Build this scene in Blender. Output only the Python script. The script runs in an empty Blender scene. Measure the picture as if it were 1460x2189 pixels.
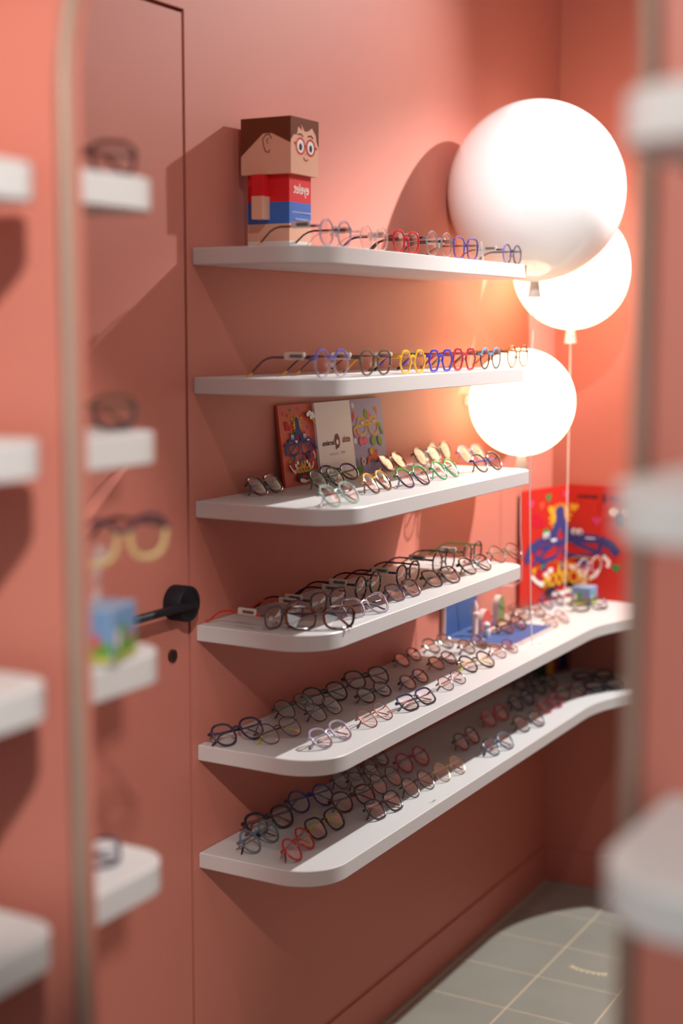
import bpy, math, random
from mathutils import Matrix, Vector
random.seed(4)
C = bpy.context.scene.collection
PI = math.pi
sin, cos = math.sin, math.cos

# ------------------------------------------------------------------ materials
def lin(c):
    return tuple((v/255/12.92) if v/255 <= .04045 else ((v/255+.055)/1.055)**2.4 for v in c)
MATS = {}
def mat(name, rgb, rough=.4, metal=0., alpha=1., coat=0., noise=0., nscale=8., bump=0., spec=.5):
    if name in MATS: return MATS[name]
    m = bpy.data.materials.new(name); m.use_nodes = True
    n = m.node_tree.nodes; l = m.node_tree.links
    b = n['Principled BSDF']; c = lin(rgb)
    b.inputs['Base Color'].default_value = (*c, 1)
    b.inputs['Roughness'].default_value = rough
    b.inputs['Metallic'].default_value = metal
    b.inputs['Alpha'].default_value = alpha
    b.inputs['Coat Weight'].default_value = coat
    b.inputs['Specular IOR Level'].default_value = spec
    if noise or bump:
        tc = n.new('ShaderNodeTexCoord'); t = n.new('ShaderNodeTexNoise')
        t.inputs['Scale'].default_value = nscale; t.inputs['Detail'].default_value = 4
        l.new(tc.outputs['Object'], t.inputs['Vector'])
        if noise:
            r = n.new('ShaderNodeMapRange')
            r.inputs['To Min'].default_value = 1-noise; r.inputs['To Max'].default_value = 1+noise
            l.new(t.outputs['Fac'], r.inputs['Value'])
            h = n.new('ShaderNodeHueSaturation'); h.inputs['Color'].default_value = (*c, 1)
            l.new(r.outputs['Result'], h.inputs['Value']); l.new(h.outputs['Color'], b.inputs['Base Color'])
        if bump:
            bp = n.new('ShaderNodeBump'); bp.inputs['Strength'].default_value = bump; bp.inputs['Distance'].default_value = .002
            l.new(t.outputs['Fac'], bp.inputs['Height']); l.new(bp.outputs['Normal'], b.inputs['Normal'])
    MATS[name] = m
    return m
def tortoise(name, dark, light, scale=90):
    if name in MATS: return MATS[name]
    m = mat(name, dark, .18, coat=.6); n = m.node_tree.nodes; l = m.node_tree.links
    tc = n.new('ShaderNodeTexCoord'); t = n.new('ShaderNodeTexNoise'); t.inputs['Scale'].default_value = scale
    l.new(tc.outputs['Object'], t.inputs['Vector'])
    r = n.new('ShaderNodeValToRGB'); r.color_ramp.elements[0].position = .42; r.color_ramp.elements[1].position = .6
    r.color_ramp.elements[0].color = (*lin(dark), 1); r.color_ramp.elements[1].color = (*lin(light), 1)
    l.new(t.outputs['Fac'], r.inputs['Fac']); l.new(r.outputs['Color'], n['Principled BSDF'].inputs['Base Color'])
    return m
def lens_material():
    m = bpy.data.materials.new('clear_coated_lens'); m.use_nodes = True
    n = m.node_tree.nodes; l = m.node_tree.links; n.remove(n['Principled BSDF'])
    o = n['Material Output']; mx = n.new('ShaderNodeMixShader'); t = n.new('ShaderNodeBsdfTransparent'); g = n.new('ShaderNodeBsdfGlossy')
    t.inputs['Color'].default_value = (.95, .95, .95, 1); g.inputs['Roughness'].default_value = .03; g.inputs['Color'].default_value = (1, .97, .95, 1)
    lw = n.new('ShaderNodeLayerWeight'); lw.inputs['Blend'].default_value = .5
    pw = n.new('ShaderNodeMath'); pw.operation = 'POWER'; l.new(lw.outputs['Facing'], pw.inputs[0]); pw.inputs[1].default_value = 3.5
    f = n.new('ShaderNodeMath'); f.operation = 'MULTIPLY_ADD'; l.new(pw.outputs[0], f.inputs[0]); f.inputs[1].default_value = .8; f.inputs[2].default_value = .085
    l.new(f.outputs[0], mx.inputs['Fac']); l.new(t.outputs[0], mx.inputs[1]); l.new(g.outputs[0], mx.inputs[2]); l.new(mx.outputs[0], o.inputs['Surface'])
    return m
def emis(name, rgb, strength):
    m = bpy.data.materials.new(name); m.use_nodes = True
    b = m.node_tree.nodes['Principled BSDF']
    b.inputs['Base Color'].default_value = (.85, .8, .75, 1); b.inputs['Roughness'].default_value = .15
    b.inputs['Emission Color'].default_value = (*rgb, 1); b.inputs['Emission Strength'].default_value = strength
    return m
LENS = lens_material()
WALL = mat('salmon_wall_paint', (194, 118, 102), .55, noise=.03, nscale=3, bump=.03)
WHITE = mat('white_laminate', (206, 205, 203), .35)
PLAST = mat('white_opal_plastic', (240, 238, 236), .12, coat=.3)
def opal():
    m = mat('opal_globe_plastic', (247, 246, 244), .1, coat=.2)
    b = m.node_tree.nodes['Principled BSDF']
    b.inputs['Subsurface Weight'].default_value = 1.; b.inputs['Subsurface Radius'].default_value = (1, 1, 1); b.inputs['Subsurface Scale'].default_value = .11
    return m
OPAL = opal()
BLACK = mat('black_metal', (20, 21, 27), .62, spec=.3)
TRIM = mat('pale_metal_trim', (168, 140, 124), .35, metal=.3)

# ------------------------------------------------------------------ mesh builder
class MB:
    def __init__(s): s.v = []; s.f = []; s.m = []
    def add(s, vs, fs, mi=0):
        k = len(s.v); s.v += [tuple(p) for p in vs]; s.f += [tuple(i+k for i in f) for f in fs]
        s.m += ([mi]*len(fs) if isinstance(mi, int) else mi)
    def box(s, a, b, mi=0, bev=0.):
        x0, y0, z0 = a; x1, y1, z1 = b
        if not bev:
            vs = [(x, y, z) for z in (z0, z1) for x, y in ((x0, y0), (x1, y0), (x1, y1), (x0, y1))]
            s.add(vs, [(0, 3, 2, 1), (4, 5, 6, 7), (0, 1, 5, 4), (1, 2, 6, 5), (2, 3, 7, 6), (3, 0, 4, 7)], mi)
        else:
            pts = rrect(x0, y0, x1, y1, bev)
            s.prism(pts, z0, z1, mi, bev*.5)
    def prism(s, pts, z0, z1, mi=0, bev=0.):
        n = len(pts); cx = sum(p[0] for p in pts)/n; cy = sum(p[1] for p in pts)/n
        if bev:
            ins = inset(pts, bev)
            rings = [(ins, z0), (pts, z0+bev), (pts, z1-bev), (ins, z1)]
        else: rings = [(pts, z0), (pts, z1)]
        vs = [(x, y, z) for r, z in rings for x, y in r]
        fs = [tuple(range(n-1, -1, -1)), tuple((len(rings)-1)*n+i for i in range(n))]
        for k in range(len(rings)-1):
            for i in range(n):
                j = (i+1) % n; fs.append((k*n+i, k*n+j, (k+1)*n+j, (k+1)*n+i))
        s.add(vs, fs, mi)
    def tube(s, path, ra, rb=None, closed=False, seg=8, mi=0, up=(0, 0, 1), radii=None):
        P = [Vector(p) for p in path]; n = len(P); rb = rb or ra; up = Vector(up); vs = []; fs = []
        for i, p in enumerate(P):
            if closed: t = P[(i+1) % n]-P[i-1]
            else: t = P[min(i+1, n-1)]-P[max(i-1, 0)]
            t.normalize(); a = up-t*up.dot(t)
            if a.length < 1e-5: a = Vector((1, 0, 0))-t*t.x
            a.normalize(); b = t.cross(a); k = radii[i] if radii else 1
            for j in range(seg):
                q = 2*PI*j/seg; vs.append(p+a*(ra*k*cos(q))+b*(rb*k*sin(q)))
        for i in range(n if closed else n-1):
            i2 = (i+1) % n
            for j in range(seg):
                j2 = (j+1) % seg; fs.append((i*seg+j, i*seg+j2, i2*seg+j2, i2*seg+j))
        if not closed: fs += [tuple(range(seg-1, -1, -1)), tuple((n-1)*seg+j for j in range(seg))]
        s.add(vs, fs, mi)
    def cut(s, y):
        s.v = [(a, min(b, y), c) for a, b, c in s.v]
    def lathe(s, prof, c=(0, 0, 0), axis='z', seg=48, mi=0):
        vs = []; fs = []; n = len(prof)
        for r, h in prof:
            for j in range(seg):
                q = 2*PI*j/seg; x, y = r*cos(q), r*sin(q)
                p = (x, y, h) if axis == 'z' else (x, -h, y)
                vs.append((c[0]+p[0], c[1]+p[1], c[2]+p[2]))
        for k in range(n-1):
            for j in range(seg):
                j2 = (j+1) % seg; fs.append((k*seg+j, k*seg+j2, (k+1)*seg+j2, (k+1)*seg+j))
        fs += [tuple(range(seg-1, -1, -1)), tuple((n-1)*seg+j for j in range(seg))]
        s.add(vs, fs, mi)
    def ball(s, c, r, seg=32, rings=16, mi=0, sz=1.):
        prof = [(max(1e-4, r*sin(PI*k/rings)), -r*sz*cos(PI*k/rings)) for k in range(rings+1)]
        s.lathe(prof, c, 'z', seg, mi)
    def mesh(s, name, mats, smooth=True):
        me = bpy.data.meshes.new(name); me.from_pydata(s.v, [], s.f)
        for m in mats: me.materials.append(m)
        for p, mi in zip(me.polygons, s.m): p.material_index = mi; p.use_smooth = smooth
        me.validate(); me.update()
        if smooth:
            try: me.set_sharp_from_angle(angle=math.radians(38))
            except Exception: pass
        return me
    def build(s, name, mats, parent=None, smooth=True):
        if not isinstance(mats, (list, tuple)): mats = [mats]
        return link(bpy.data.objects.new(name, s.mesh(name, mats, smooth)), parent)
def link(o, parent=None):
    C.objects.link(o)
    if parent is not None: o.parent = parent
    return o
def empty(name, loc, rz=0, rx=0, scale=1):
    o = bpy.data.objects.new(name, None); o.empty_display_size = .03
    o.location = loc; o.rotation_euler = (rx, 0, rz); o.scale = (scale,)*3
    return link(o)
def tag(o, label, cat, group=None):
    o['label'] = label; o['category'] = cat
    if group: o['group'] = group
    return o
def struct(o, label=None):
    o['kind'] = 'structure'
    if label: o['label'] = label
    return o
def inset(pts, d):
    n = len(pts); out = []
    for i in range(n):
        a, p, b = Vector(pts[i-1]), Vector(pts[i]), Vector(pts[(i+1) % n])
        e1 = (p-a).normalized(); e2 = (b-p).normalized()
        n1 = Vector((-e1.y, e1.x)); n2 = Vector((-e2.y, e2.x)); m = n1+n2
        if m.length < 1e-6: m = n1
        m.normalize(); k = max(.35, m.dot(n1)); q = p+m*(d/k); out.append((q.x, q.y))
    return out
def arc(cx, cy, r, a0, a1, n=10):
    return [(cx+r*cos(math.radians(a0+(a1-a0)*i/n)), cy+r*sin(math.radians(a0+(a1-a0)*i/n))) for i in range(n+1)]
def rrect(x0, y0, x1, y1, r, n=5):
    return arc(x1-r, y0+r, r, -90, 0, n)+arc(x1-r, y1-r, r, 0, 90, n)+arc(x0+r, y1-r, r, 90, 180, n)+arc(x0+r, y0+r, r, 180, 270, n)

# ------------------------------------------------------------------ printed artwork
def text_mesh(body, size, bold=0.):
    cu = bpy.data.curves.new('lettering', 'FONT'); cu.body = body; cu.size = size; cu.align_x = 'CENTER'; cu.align_y = 'CENTER'; cu.offset = bold; cu.resolution_u = 3
    ob = bpy.data.objects.new('lettering', cu); C.objects.link(ob)
    bpy.context.view_layer.update()
    dg = bpy.context.evaluated_depsgraph_get()
    me = bpy.data.meshes.new_from_object(ob.evaluated_get(dg))
    vs = [(v.co.x, v.co.y) for v in me.vertices]; fs = [tuple(p.vertices) for p in me.polygons]
    bpy.data.objects.remove(ob); bpy.data.curves.remove(cu); bpy.data.meshes.remove(me)
    return vs, fs
class Art:
    """flat ink shapes printed on a board: u to the right, v up, layered a hair apart"""
    def __init__(s): s.items = []; s.cols = []
    def ci(s, c):
        if c not in s.cols: s.cols.append(c)
        return s.cols.index(c)
    def poly(s, pts, c): s.items.append((list(pts), [tuple(range(len(pts)))], s.ci(c)))
    def ell(s, cx, cy, rx, ry, c, rot=0, n=20):
        r = math.radians(rot)
        s.poly([(cx+rx*cos(t)*cos(r)-ry*sin(t)*sin(r), cy+rx*cos(t)*sin(r)+ry*sin(t)*cos(r)) for t in [2*PI*i/n for i in range(n)]], c)
    def line(s, pts, w, c, closed=False):
        P = [Vector(p) for p in pts]; n = len(P); vs = []; fs = []
        for i in range(n):
            a = P[i-1] if (closed or i > 0) else P[i]; b = P[(i+1) % n] if (closed or i < n-1) else P[i]
            t = (b-a).normalized(); q = Vector((-t.y, t.x))*(w/2); vs += [tuple(P[i]+q), tuple(P[i]-q)]
        for i in range(n if closed else n-1):
            j = (i+1) % n; fs.append((2*i, 2*i+1, 2*j+1, 2*j))
        s.items.append((vs, fs, s.ci(c)))
    def ring(s, cx, cy, rx, ry, w, c, n=26, e=2.):
        pts = []
        for i in range(n):
            t = 2*PI*i/n; a, b = cos(t), sin(t); k = (abs(a)**e+abs(b)**e)**(-1/e); pts.append((cx+rx*a*k, cy+ry*b*k))
        s.line(pts, w, c, True)
    def text(s, body, cx, cy, size, c, mirror=True, bold=0., sx=1., rot=0):
        vs, fs = text_mesh(body, size, bold); k = -1 if mirror else 1; r = math.radians(rot)
        vs = [(x*k*sx, y) for x, y in vs]
        s.items.append(([(cx+x*cos(r)-y*sin(r), cy+x*sin(r)+y*cos(r)) for x, y in vs], fs, s.ci(c)))
    def heart(s, cx, cy, r, c):
        s.poly([(cx+r*.06*16*sin(t)**3, cy+r*.06*(13*cos(t)-5*cos(2*t)-2*cos(3*t)-cos(4*t))) for t in [2*PI*i/18 for i in range(18)]], c)
    def put(s, mb, o, u, v, base):
        """base: index of the first ink slot"""
        o, u, v = Vector(o), Vector(u), Vector(v); nrm = u.cross(v).normalized()
        for k, (vs, fs, ci) in enumerate(s.items):
            q = o+nrm*(.0003+.00006*k)
            mb.add([q+u*a+v*b for a, b in vs], fs, base+ci)
    def mats(s): return [mat('ink_%d_%d_%d' % c, c, .6, spec=.15) for c in s.cols]
# ------------------------------------------------------------------ the room
XB = 1.8976; XM = -1.1; XMB = -1.088; CEIL = 3.1
YL, YR = -.627, -1.230
TOPS = [1.8828, 1.6382, 1.3989, 1.1547, .9133, .6920]
DEPTH = [.2772, .2876, .3248, .2764, .2882, .2838]
T = .032

mb = MB(); mb.box((-3.4, -2.6, -.06), (XB+.1, .2, 0))
def floor_material():
    m = bpy.data.materials.new('grey_floor_tile'); m.use_nodes = True; n = m.node_tree.nodes; l = m.node_tree.links
    b = n['Principled BSDF']; b.inputs['Roughness'].default_value = .35
    tc = n.new('ShaderNodeTexCoord'); sp = n.new('ShaderNodeSeparateXYZ'); l.new(tc.outputs['Object'], sp.inputs[0])
    outs = []
    for ax, off, per in (('X', 1.2165, .215), ('Y', -.0206, .228)):
        a = n.new('ShaderNodeMath'); a.operation = 'SUBTRACT'; l.new(sp.outputs[ax], a.inputs[0]); a.inputs[1].default_value = off
        p = n.new('ShaderNodeMath'); p.operation = 'PINGPONG'; l.new(a.outputs[0], p.inputs[0]); p.inputs[1].default_value = per/2
        c = n.new('ShaderNodeMath'); c.operation = 'LESS_THAN'; l.new(p.outputs[0], c.inputs[0]); c.inputs[1].default_value = .0022 if ax == 'Y' else .0016
        outs.append(c)
    mx = n.new('ShaderNodeMath'); mx.operation = 'MAXIMUM'; l.new(outs[0].outputs[0], mx.inputs[0]); l.new(outs[1].outputs[0], mx.inputs[1])
    t = n.new('ShaderNodeTexNoise'); t.inputs['Scale'].default_value = 5; l.new(tc.outputs['Object'], t.inputs['Vector'])
    r = n.new('ShaderNodeValToRGB'); r.color_ramp.elements[0].color = (*lin((136, 136, 126)), 1); r.color_ramp.elements[1].color = (*lin((154, 153, 142)), 1)
    l.new(t.outputs['Fac'], r.inputs['Fac'])
    mc = n.new('ShaderNodeMix'); mc.data_type = 'RGBA'; l.new(mx.outputs[0], mc.inputs['Factor']); l.new(r.outputs['Color'], mc.inputs['A']); mc.inputs['B'].default_value = (*lin((205, 188, 160)), 1)
    l.new(mc.outputs['Result'], b.inputs['Base Color'])
    return m
FL = floor_material()
floor = struct(mb.build('floor', [FL, mat('ink_cream', (222, 205, 170), .5)]), 'grey square floor tiles with pale grout')
# the printed closed eyelash on one tile
lash = Art(); CR = (222, 205, 170)
arcp = [(.05*cos(a), -.016*sin(a)) for a in [PI*i/10 for i in range(11)]]
lash.line(arcp, .006, CR)
for i in range(1, 10, 1):
    a = PI*i/10; p = (.05*cos(a), -.016*sin(a)); lash.line([p, (p[0]*1.12, p[1]-.013)], .0035, CR)
mb = MB(); lash.put(mb, (1.326, -.357, 0), (0, -1, 0), (.94, .05, 0), 0)
mb.build('eyelash_print', lash.mats(), floor)['label'] = 'cream closed-eyelash print on a floor tile'

mb = MB(); mb.box((-3.4, -2.6, CEIL), (XB+.1, .2, CEIL+.05)); struct(mb.build('ceiling', mat('white_ceiling', (235, 228, 222), .7)))
# long wall with the flush door
DX = -.019; GAP = .008; DZ = 2.317
mb = MB()
mb.box((DX, 0, 0), (XB+.1, .12, CEIL)); mb.box((-1.06, 0, DZ), (DX, .12, CEIL)); mb.box((-1.06, 0, 0), (-.93, .12, DZ))
wl = struct(mb.build('wall_left', WALL), 'long salmon wall carrying the white shelves')
mb = MB(); mb.box((-.95, .05, 0), (DX+.01, .115, DZ+.02)); struct(mb.build('trim_1', mat('door_gap_shade', (58, 26, 30), .7)), 'backing behind the door gap, coloured dark as its shade')  # backing behind the gap, its shade put into the dark colour
mb = MB(); mb.box((-.925, .0005, .006), (DX-GAP, .045, DZ-GAP))
door = struct(mb.build('door_1', WALL), 'flush salmon door with black lever handle')
mb = MB(); hx, hz = -.075, 1.212
mb.lathe([(.0335, -.0005), (.0345, .002), (.0345, .036), (.033, .0385), (.026, .0385), (.0255, .037)], (hx, 0, hz), 'y', 40)
hnd = mb.build('door_handle', BLACK, door); hnd['label'] = 'round black rose and lever'
mb = MB(); mb.box((hx-.185, -.052, hz-.006), (hx+.006, -.034, hz+.006), 0, .004); mb.build('lever', BLACK, hnd)
mb = MB(); mb.lathe([(.0125, -.0005), (.0125, .004), (.0095, .005), (.0095, .0036)], (-.082, 0, 1.109), 'y', 28); mb.box((-.0835, -.0052, 1.103), (-.0805, -.0037, 1.115))
mb.build('keyhole_cover', mat('dark_bronze', (70, 52, 42), .4, metal=.6), door)['label'] = 'small dark keyhole cover'
mb = MB(); mb.box((DX, -.006, 0), (XB, 0, .107)); struct(mb.build('baseboard_left', WALL))
mb = MB(); mb.box((XB, -2.6, 0), (XB+.1, 0, CEIL)); struct(mb.build('wall_back', WALL), 'salmon back wall behind the balloon lamps')
mb = MB(); mb.box((XB-.006, -2.5, 0), (XB, -.006, .107)); struct(mb.build('baseboard_back', WALL))
mb = MB(); mb.box((XMB, -2.6, 0), (XB, -2.5, CEIL)); struct(mb.build('wall_right', mat('white_wall_paint', (226, 222, 216), .7)))
# partition with the arched opening
ZA = 1.98; RA = (YL-YR)/2; YC = (YL+YR)/2
mb = MB()
def slabx(pts):
    """(y, z) outline extruded through the partition"""
    n = len(pts); mb.add([(XM, y, z) for y, z in pts]+[(XMB, y, z) for y, z in pts],
        [tuple(range(n)), tuple(range(2*n-1, n-1, -1))]+[(i, i+n, (i+1) % n+n, (i+1) % n) for i in range(n)])
slabx([(0, 0), (0, CEIL), (YL, CEIL), (YL, 0)])
slabx([(YR, 0), (YR, CEIL), (-2.6, CEIL), (-2.6, 0)])
arcs = [(YC+RA*cos(PI*i/24), ZA+RA*sin(PI*i/24)) for i in range(25)]
for i in range(24):
    (a, b), (c, d) = arcs[i], arcs[i+1]; slabx([(a, b), (a, CEIL), (c, CEIL), (c, d)])
struct(mb.build('wall_front', WALL, smooth=False), 'salmon partition with an arched opening in the foreground')
path = [(XM-.002, YR-.0085, 0.001)]+[(XM-.002, YC+(RA+.0085)*cos(PI-PI*i/28), ZA+(RA+.0085)*sin(PI-PI*i/28)) for i in range(29)]+[(XM-.002, YL+.0085, 0.001)]
mb = MB(); mb.tube(path, .0110, .0087, seg=12, up=(1, 0, 0)); struct(mb.build('trim_2', TRIM), 'pale rounded trim round the arched opening')
mb = MB(); mb.box((-3.4, -.43, 0), (XM, -.36, CEIL)); struct(mb.build('wall_alcove', WALL), 'salmon alcove wall at the near left')

# ------------------------------------------------------------------ shelves
def shelf(name, pts, top, label, group='white wall shelves', T=T):
    n = len(pts); z = sum(p[0] for p in pts)/n, sum(p[1] for p in pts)/n
    mb = MB(); mb.prism(pts, top-T, top, 0, .0015)
    return tag(mb.build('wall_shelf', WHITE), label, 'shelf', group)
def short(D, XR, r=.10, r2=.05):
    return [(.0, -.001)]+arc(r, -D+r, r, 180, 270, 12)+arc(XR-r2, -D+r2, r2, -90, 0, 8)+[(XR, -.001)]
def long(D, R=.40, xs=1.45, xe=1.74, r=.10):
    a = math.degrees(math.asin((xe-xs)/R))
    return [(0, -.001)]+arc(r, -D+r, r, 180, 270, 12)+arc(xs, -D-R, R, 90, 90-a, 10)+[(xe, -1.5), (XB-.001, -1.5), (XB-.001, -.001)]
words = ['topmost short white shelf on the salmon wall, ending at the largest balloon lamp', 'second short white shelf from the top, standing glasses along its front',
         'third white shelf from the top, with three picture cards at its back', 'fourth white shelf from the top, level with the black door handle',
         'long white shelf turning along the back wall, with the red poster on it', 'lowest long white shelf turning along the back wall, nearest the floor']
XR = [1.025, .995, .945, 1.02]
for i in range(4): shelf('wall_shelf', short(DEPTH[i], XR[i]), TOPS[i], words[i])
for i in (4, 5): s_ = shelf('wall_shelf', long(DEPTH[i]), TOPS[i], words[i])
ink = Art(); GY = (150, 148, 140)
ink.line([(-.012, -.003), (-.012, .004), (-.009, .004)], .0012, GY)
for i in range(6): ink.line([(-.003+.0035*i, -.003), (-.003+.0035*i, .001+.0016*(i % 3 == 0))], .0014, GY)
mb = MB(); ink.put(mb, (.515, -.268, TOPS[5]), (1, .03, 0), (0, 1, 0), 0)
mb.build('printed_mark', ink.mats(), s_)['label'] = 'small grey printed mark near the front edge'
# near shelves on the camera side of the partition, and behind it
def rr2(x0, y0, x1, y1, corners, r):
    """rectangle counter-clockwise from (x0,y0) with the named corners rounded"""
    P = []
    for k, (cx, cy, sx, sy, a) in enumerate(((x0, y0, 1, 1, 180), (x1, y0, -1, 1, 270), (x1, y1, -1, -1, 0), (x0, y1, 1, -1, 90))):
        if k in corners: P += arc(cx+sx*r, cy+sy*r, r, a, a+90, 8)
        else: P.append((cx, cy))
    return P
NEAR = [1.894, 1.618, 1.366, 1.096]; TN = .038
wn = ['topmost', 'second', 'third', 'lowest']
for i, z in enumerate(NEAR):
    shelf('wall_shelf', rr2(-2.2, -.636, -1.15, -.431, (1,), .04), z, '%s blurred white shelf at the far left edge of the photo' % wn[i], 'blurred near shelves left of the trim', .038)
FAR = [1.907, 1.607, 1.336, 1.066]
fx = ['topmost, carrying dark brown glasses', 'second, carrying dark glasses', 'carrying a blue and green box', 'lowest, with navy glasses on it']
for i, z in enumerate(FAR):
    shelf('wall_shelf', rr2(XMB+.001, -.565, -.853, -.15, (1,), .05), z, 'blurred white shelf beside the left trim, '+fx[i], 'blurred shelves behind the left trim', .038)
for i, (z, w) in enumerate(zip([1.897, 1.618, 1.332], ['topmost', 'middle', 'lowest'])):
    shelf('wall_shelf', rr2(-1.325, -2.4, XM-.001, -1.272, (3,), .075), z, '%s blurred white shelf at the right edge, in front of the pale trim' % w, 'blurred near shelves right of the trim', .038)

# ------------------------------------------------------------------ balloon lamps
LIT = emis('lit_opal_globe', (1., .70, .40), 5.)
def lamp(x, y, z, R, globe, label, cord):
    t = tag(empty('balloon_lamp', (x, -.002, z)), label, 'lamp', 'white balloon wall lamps')
    mb = MB(); mb.ball((0, y, 0), R, 64, 40, sz=1.01); mb.cut(.001); mb.build('globe', globe, t)
    k = R/.2194
    mb = MB(); zz = -R*1.0; mb.lathe([(.0165, zz-.040), (.0172, zz-.0385), (.0115, zz+.001), (.013, zz+.004)], (0, y, 0), 'z', 32); mb.build('neck', PLAST, t)
    mb = MB(); mb.tube([(px-x, py+.002, pz-z) for px, py, pz in cord], .0016, seg=8, up=(1, 0, 0)); mb.build('cord', PLAST, t)
    mb = MB(); mb.lathe([(R*.09, -.001), (R*.09, .014)], (0, 0, 0), 'y', 32); mb.build('wall_mount', PLAST, t)
    return t
Z5 = TOPS[4]
lamp(1.2005, -.2094, 2.0746, .2242, OPAL, 'largest white balloon lamp, unlit, at the end of the top shelf',
     [(1.2005, -.2114, 1.816), (1.168, -.223, 1.745), (1.130, -.2345, 1.66), (1.127, -.236, 1.5), (1.130, -.236, 1.36), (1.15, -.232, 1.2), (1.178, -.226, 1.02), (1.188, -.226, .94), (1.192, -.2275, Z5+.0035), (1.22, -.24, Z5+.002)])
lamp(1.5409, -.1815, 1.8925, .1607, LIT, 'glowing white balloon lamp partly hidden behind the largest one',
     [(1.5409, -.1835, 1.695), (1.5409, -.1835, 1.4), (1.543, -.183, 1.15), (1.546, -.180, .98), (1.553, -.172, Z5+.004), (1.585, -.165, Z5+.002)])
lamp(1.2533, -.1595, 1.5409, .1383, LIT, 'glowing white balloon lamp, lowest and smallest, behind the second shelf',
     [(1.2533, -.1615, 1.365), (1.2533, -.1615, 1.27), (1.264, -.158, 1.2), (1.30, -.15, 1.12), (1.345, -.13, 1.055), (1.37, -.10, 1.03), (1.372, -.03, 1.028), (1.372, -.002, 1.028)])

# ------------------------------------------------------------------ paper box figure
t = tag(empty('box_figure', (.19, -.076, TOPS[0])), 'paper box figure of a boy with brown hair and red glasses on the top shelf', 'toy')
def loc(x, y, z): return (x-.19, y+.076, z-TOPS[0])
SKIN = (226, 174, 148); HAIR = (112, 60, 40)
mb = MB(); a, b = loc(.1395, -.134, 2.0285), loc(.245, -.020, 2.136); mb.box(a, b)
W_, D_, H_ = b[0]-a[0], b[1]-a[1], b[2]-a[2]
art = Art(); hr = [(0, H_), (W_, H_), (W_, H_*.52), (W_*.93, H_*.62), (W_*.9, H_*.74), (W_*.76, H_*.86), (W_*.62, H_*.79), (W_*.5, H_*.77), (W_*.36, H_*.9), (W_*.4, H_*.78), (W_*.26, H_*.84), (W_*.22, H_*.7), (W_*.1, H_*.68), (0, H_*.58)]
art.poly(hr, HAIR)
for cx in (.34, .70):
    art.ell(W_*cx, H_*.50, W_*.115, H_*.115, (236, 232, 228)); art.ell(W_*(cx+.0), H_*.485, W_*.055, H_*.065, (48, 40, 66))
    art.ring(W_*cx, H_*.5, W_*.155, H_*.14, W_*.03, (205, 52, 46)); art.line([(W_*(cx-.1), H_*.695), (W_*(cx+.02), H_*.715), (W_*(cx+.09), H_*.675)], W_*.025, (84, 46, 44))
art.line([(W_*.48, H_*.51), (W_*.55, H_*.515)], W_*.035, (205, 52, 46)); art.line([(W_*.185, H_*.52), (W_*.12, H_*.55)], W_*.035, (205, 52, 46)); art.line([(W_*.855, H_*.52), (W_*.93, H_*.50)], W_*.035, (205, 52, 46))
art.line([(W_*.44, H_*.31), (W_*.5, H_*.265), (W_*.56, H_*.26), (W_*.61, H_*.29)], W_*.02, (150, 80, 66)); art.line([(W_*.5, H_*.38), (W_*.54, H_*.37)], W_*.018, (190, 120, 100))
art.put(mb, a, (1, 0, 0), (0, 0, 1), 1)
side = Art(); side.poly([(0, H_), (D_, H_), (D_, H_*.53), (D_*.62, H_*.72), (D_*.45, H_*.72), (0, H_*.33)], HAIR)
side.line([(D_*.62, H_*.62), (D_*.58, H_*.70), (D_*.50, H_*.69), (D_*.44, H_*.62), (D_*.46, H_*.5), (D_*.5, H_*.4), (D_*.56, H_*.38), (D_*.58, H_*.43)], D_*.018, (88, 48, 50))
side.line([(D_*.56, H_*.63), (D_*.52, H_*.6), (D_*.55, H_*.54)], D_*.015, (88, 48, 50))
n1 = 1+len(art.cols)
side.put(mb, (a[0], b[1], a[2]), (0, -1, 0), (0, 0, 1), n1)
mb.build('head', [mat('skin_card', SKIN, .6, spec=.15)]+art.mats()+side.mats(), t, False)['label'] = 'cube head with brown hair, an ear and a face in red glasses'
mb = MB(); x0, x1, y0, y1 = .15, .232, -.124, -.028
bands = [(1.8829, 1.901, (222, 220, 214)), (1.901, 1.934, (226, 174, 148)), (1.934, 1.976, (52, 106, 190)), (1.976, 2.0284, (214, 30, 36))]
for i, (z0, z1, c) in enumerate(bands): mb.box(loc(x0, y0, z0), loc(x1, y1, z1), i)
art = Art(); art.text('eyelet', .0455, .0, .028, (240, 226, 220), True, .0004, .85)
for row, (u0, u1) in enumerate(((.012, .078), (.02, .066))):
    u = u0
    while u < u1:
        art.line([(u, -.045-.013*row-.0012), (u, -.045-.013*row+.0012+.001*((int(u*9000)) % 3 == 0))], .0012, (196, 208, 226)); u += .0021
art.put(mb, loc(x0, y0, 2.0015), (1, 0, 0), (0, 0, 1), 4)
mb.build('body', [mat('card_%d' % c[0], c, .45) for _, _, c in bands]+art.mats(), t, False)['label'] = 'red, blue and skin banded box body with white lettering'
mb = MB(); mb.box(loc(.122, -.079, 1.986), loc(.1498, -.055, 2.027), 0); mb.box(loc(.122, -.079, 1.942), loc(.1498, -.055, 1.986), 1)
mb.build('arm', [mat('card_214', (214, 30, 36)), mat('skin_card', SKIN)], t, False)['label'] = 'block arm with red sleeve'

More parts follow.
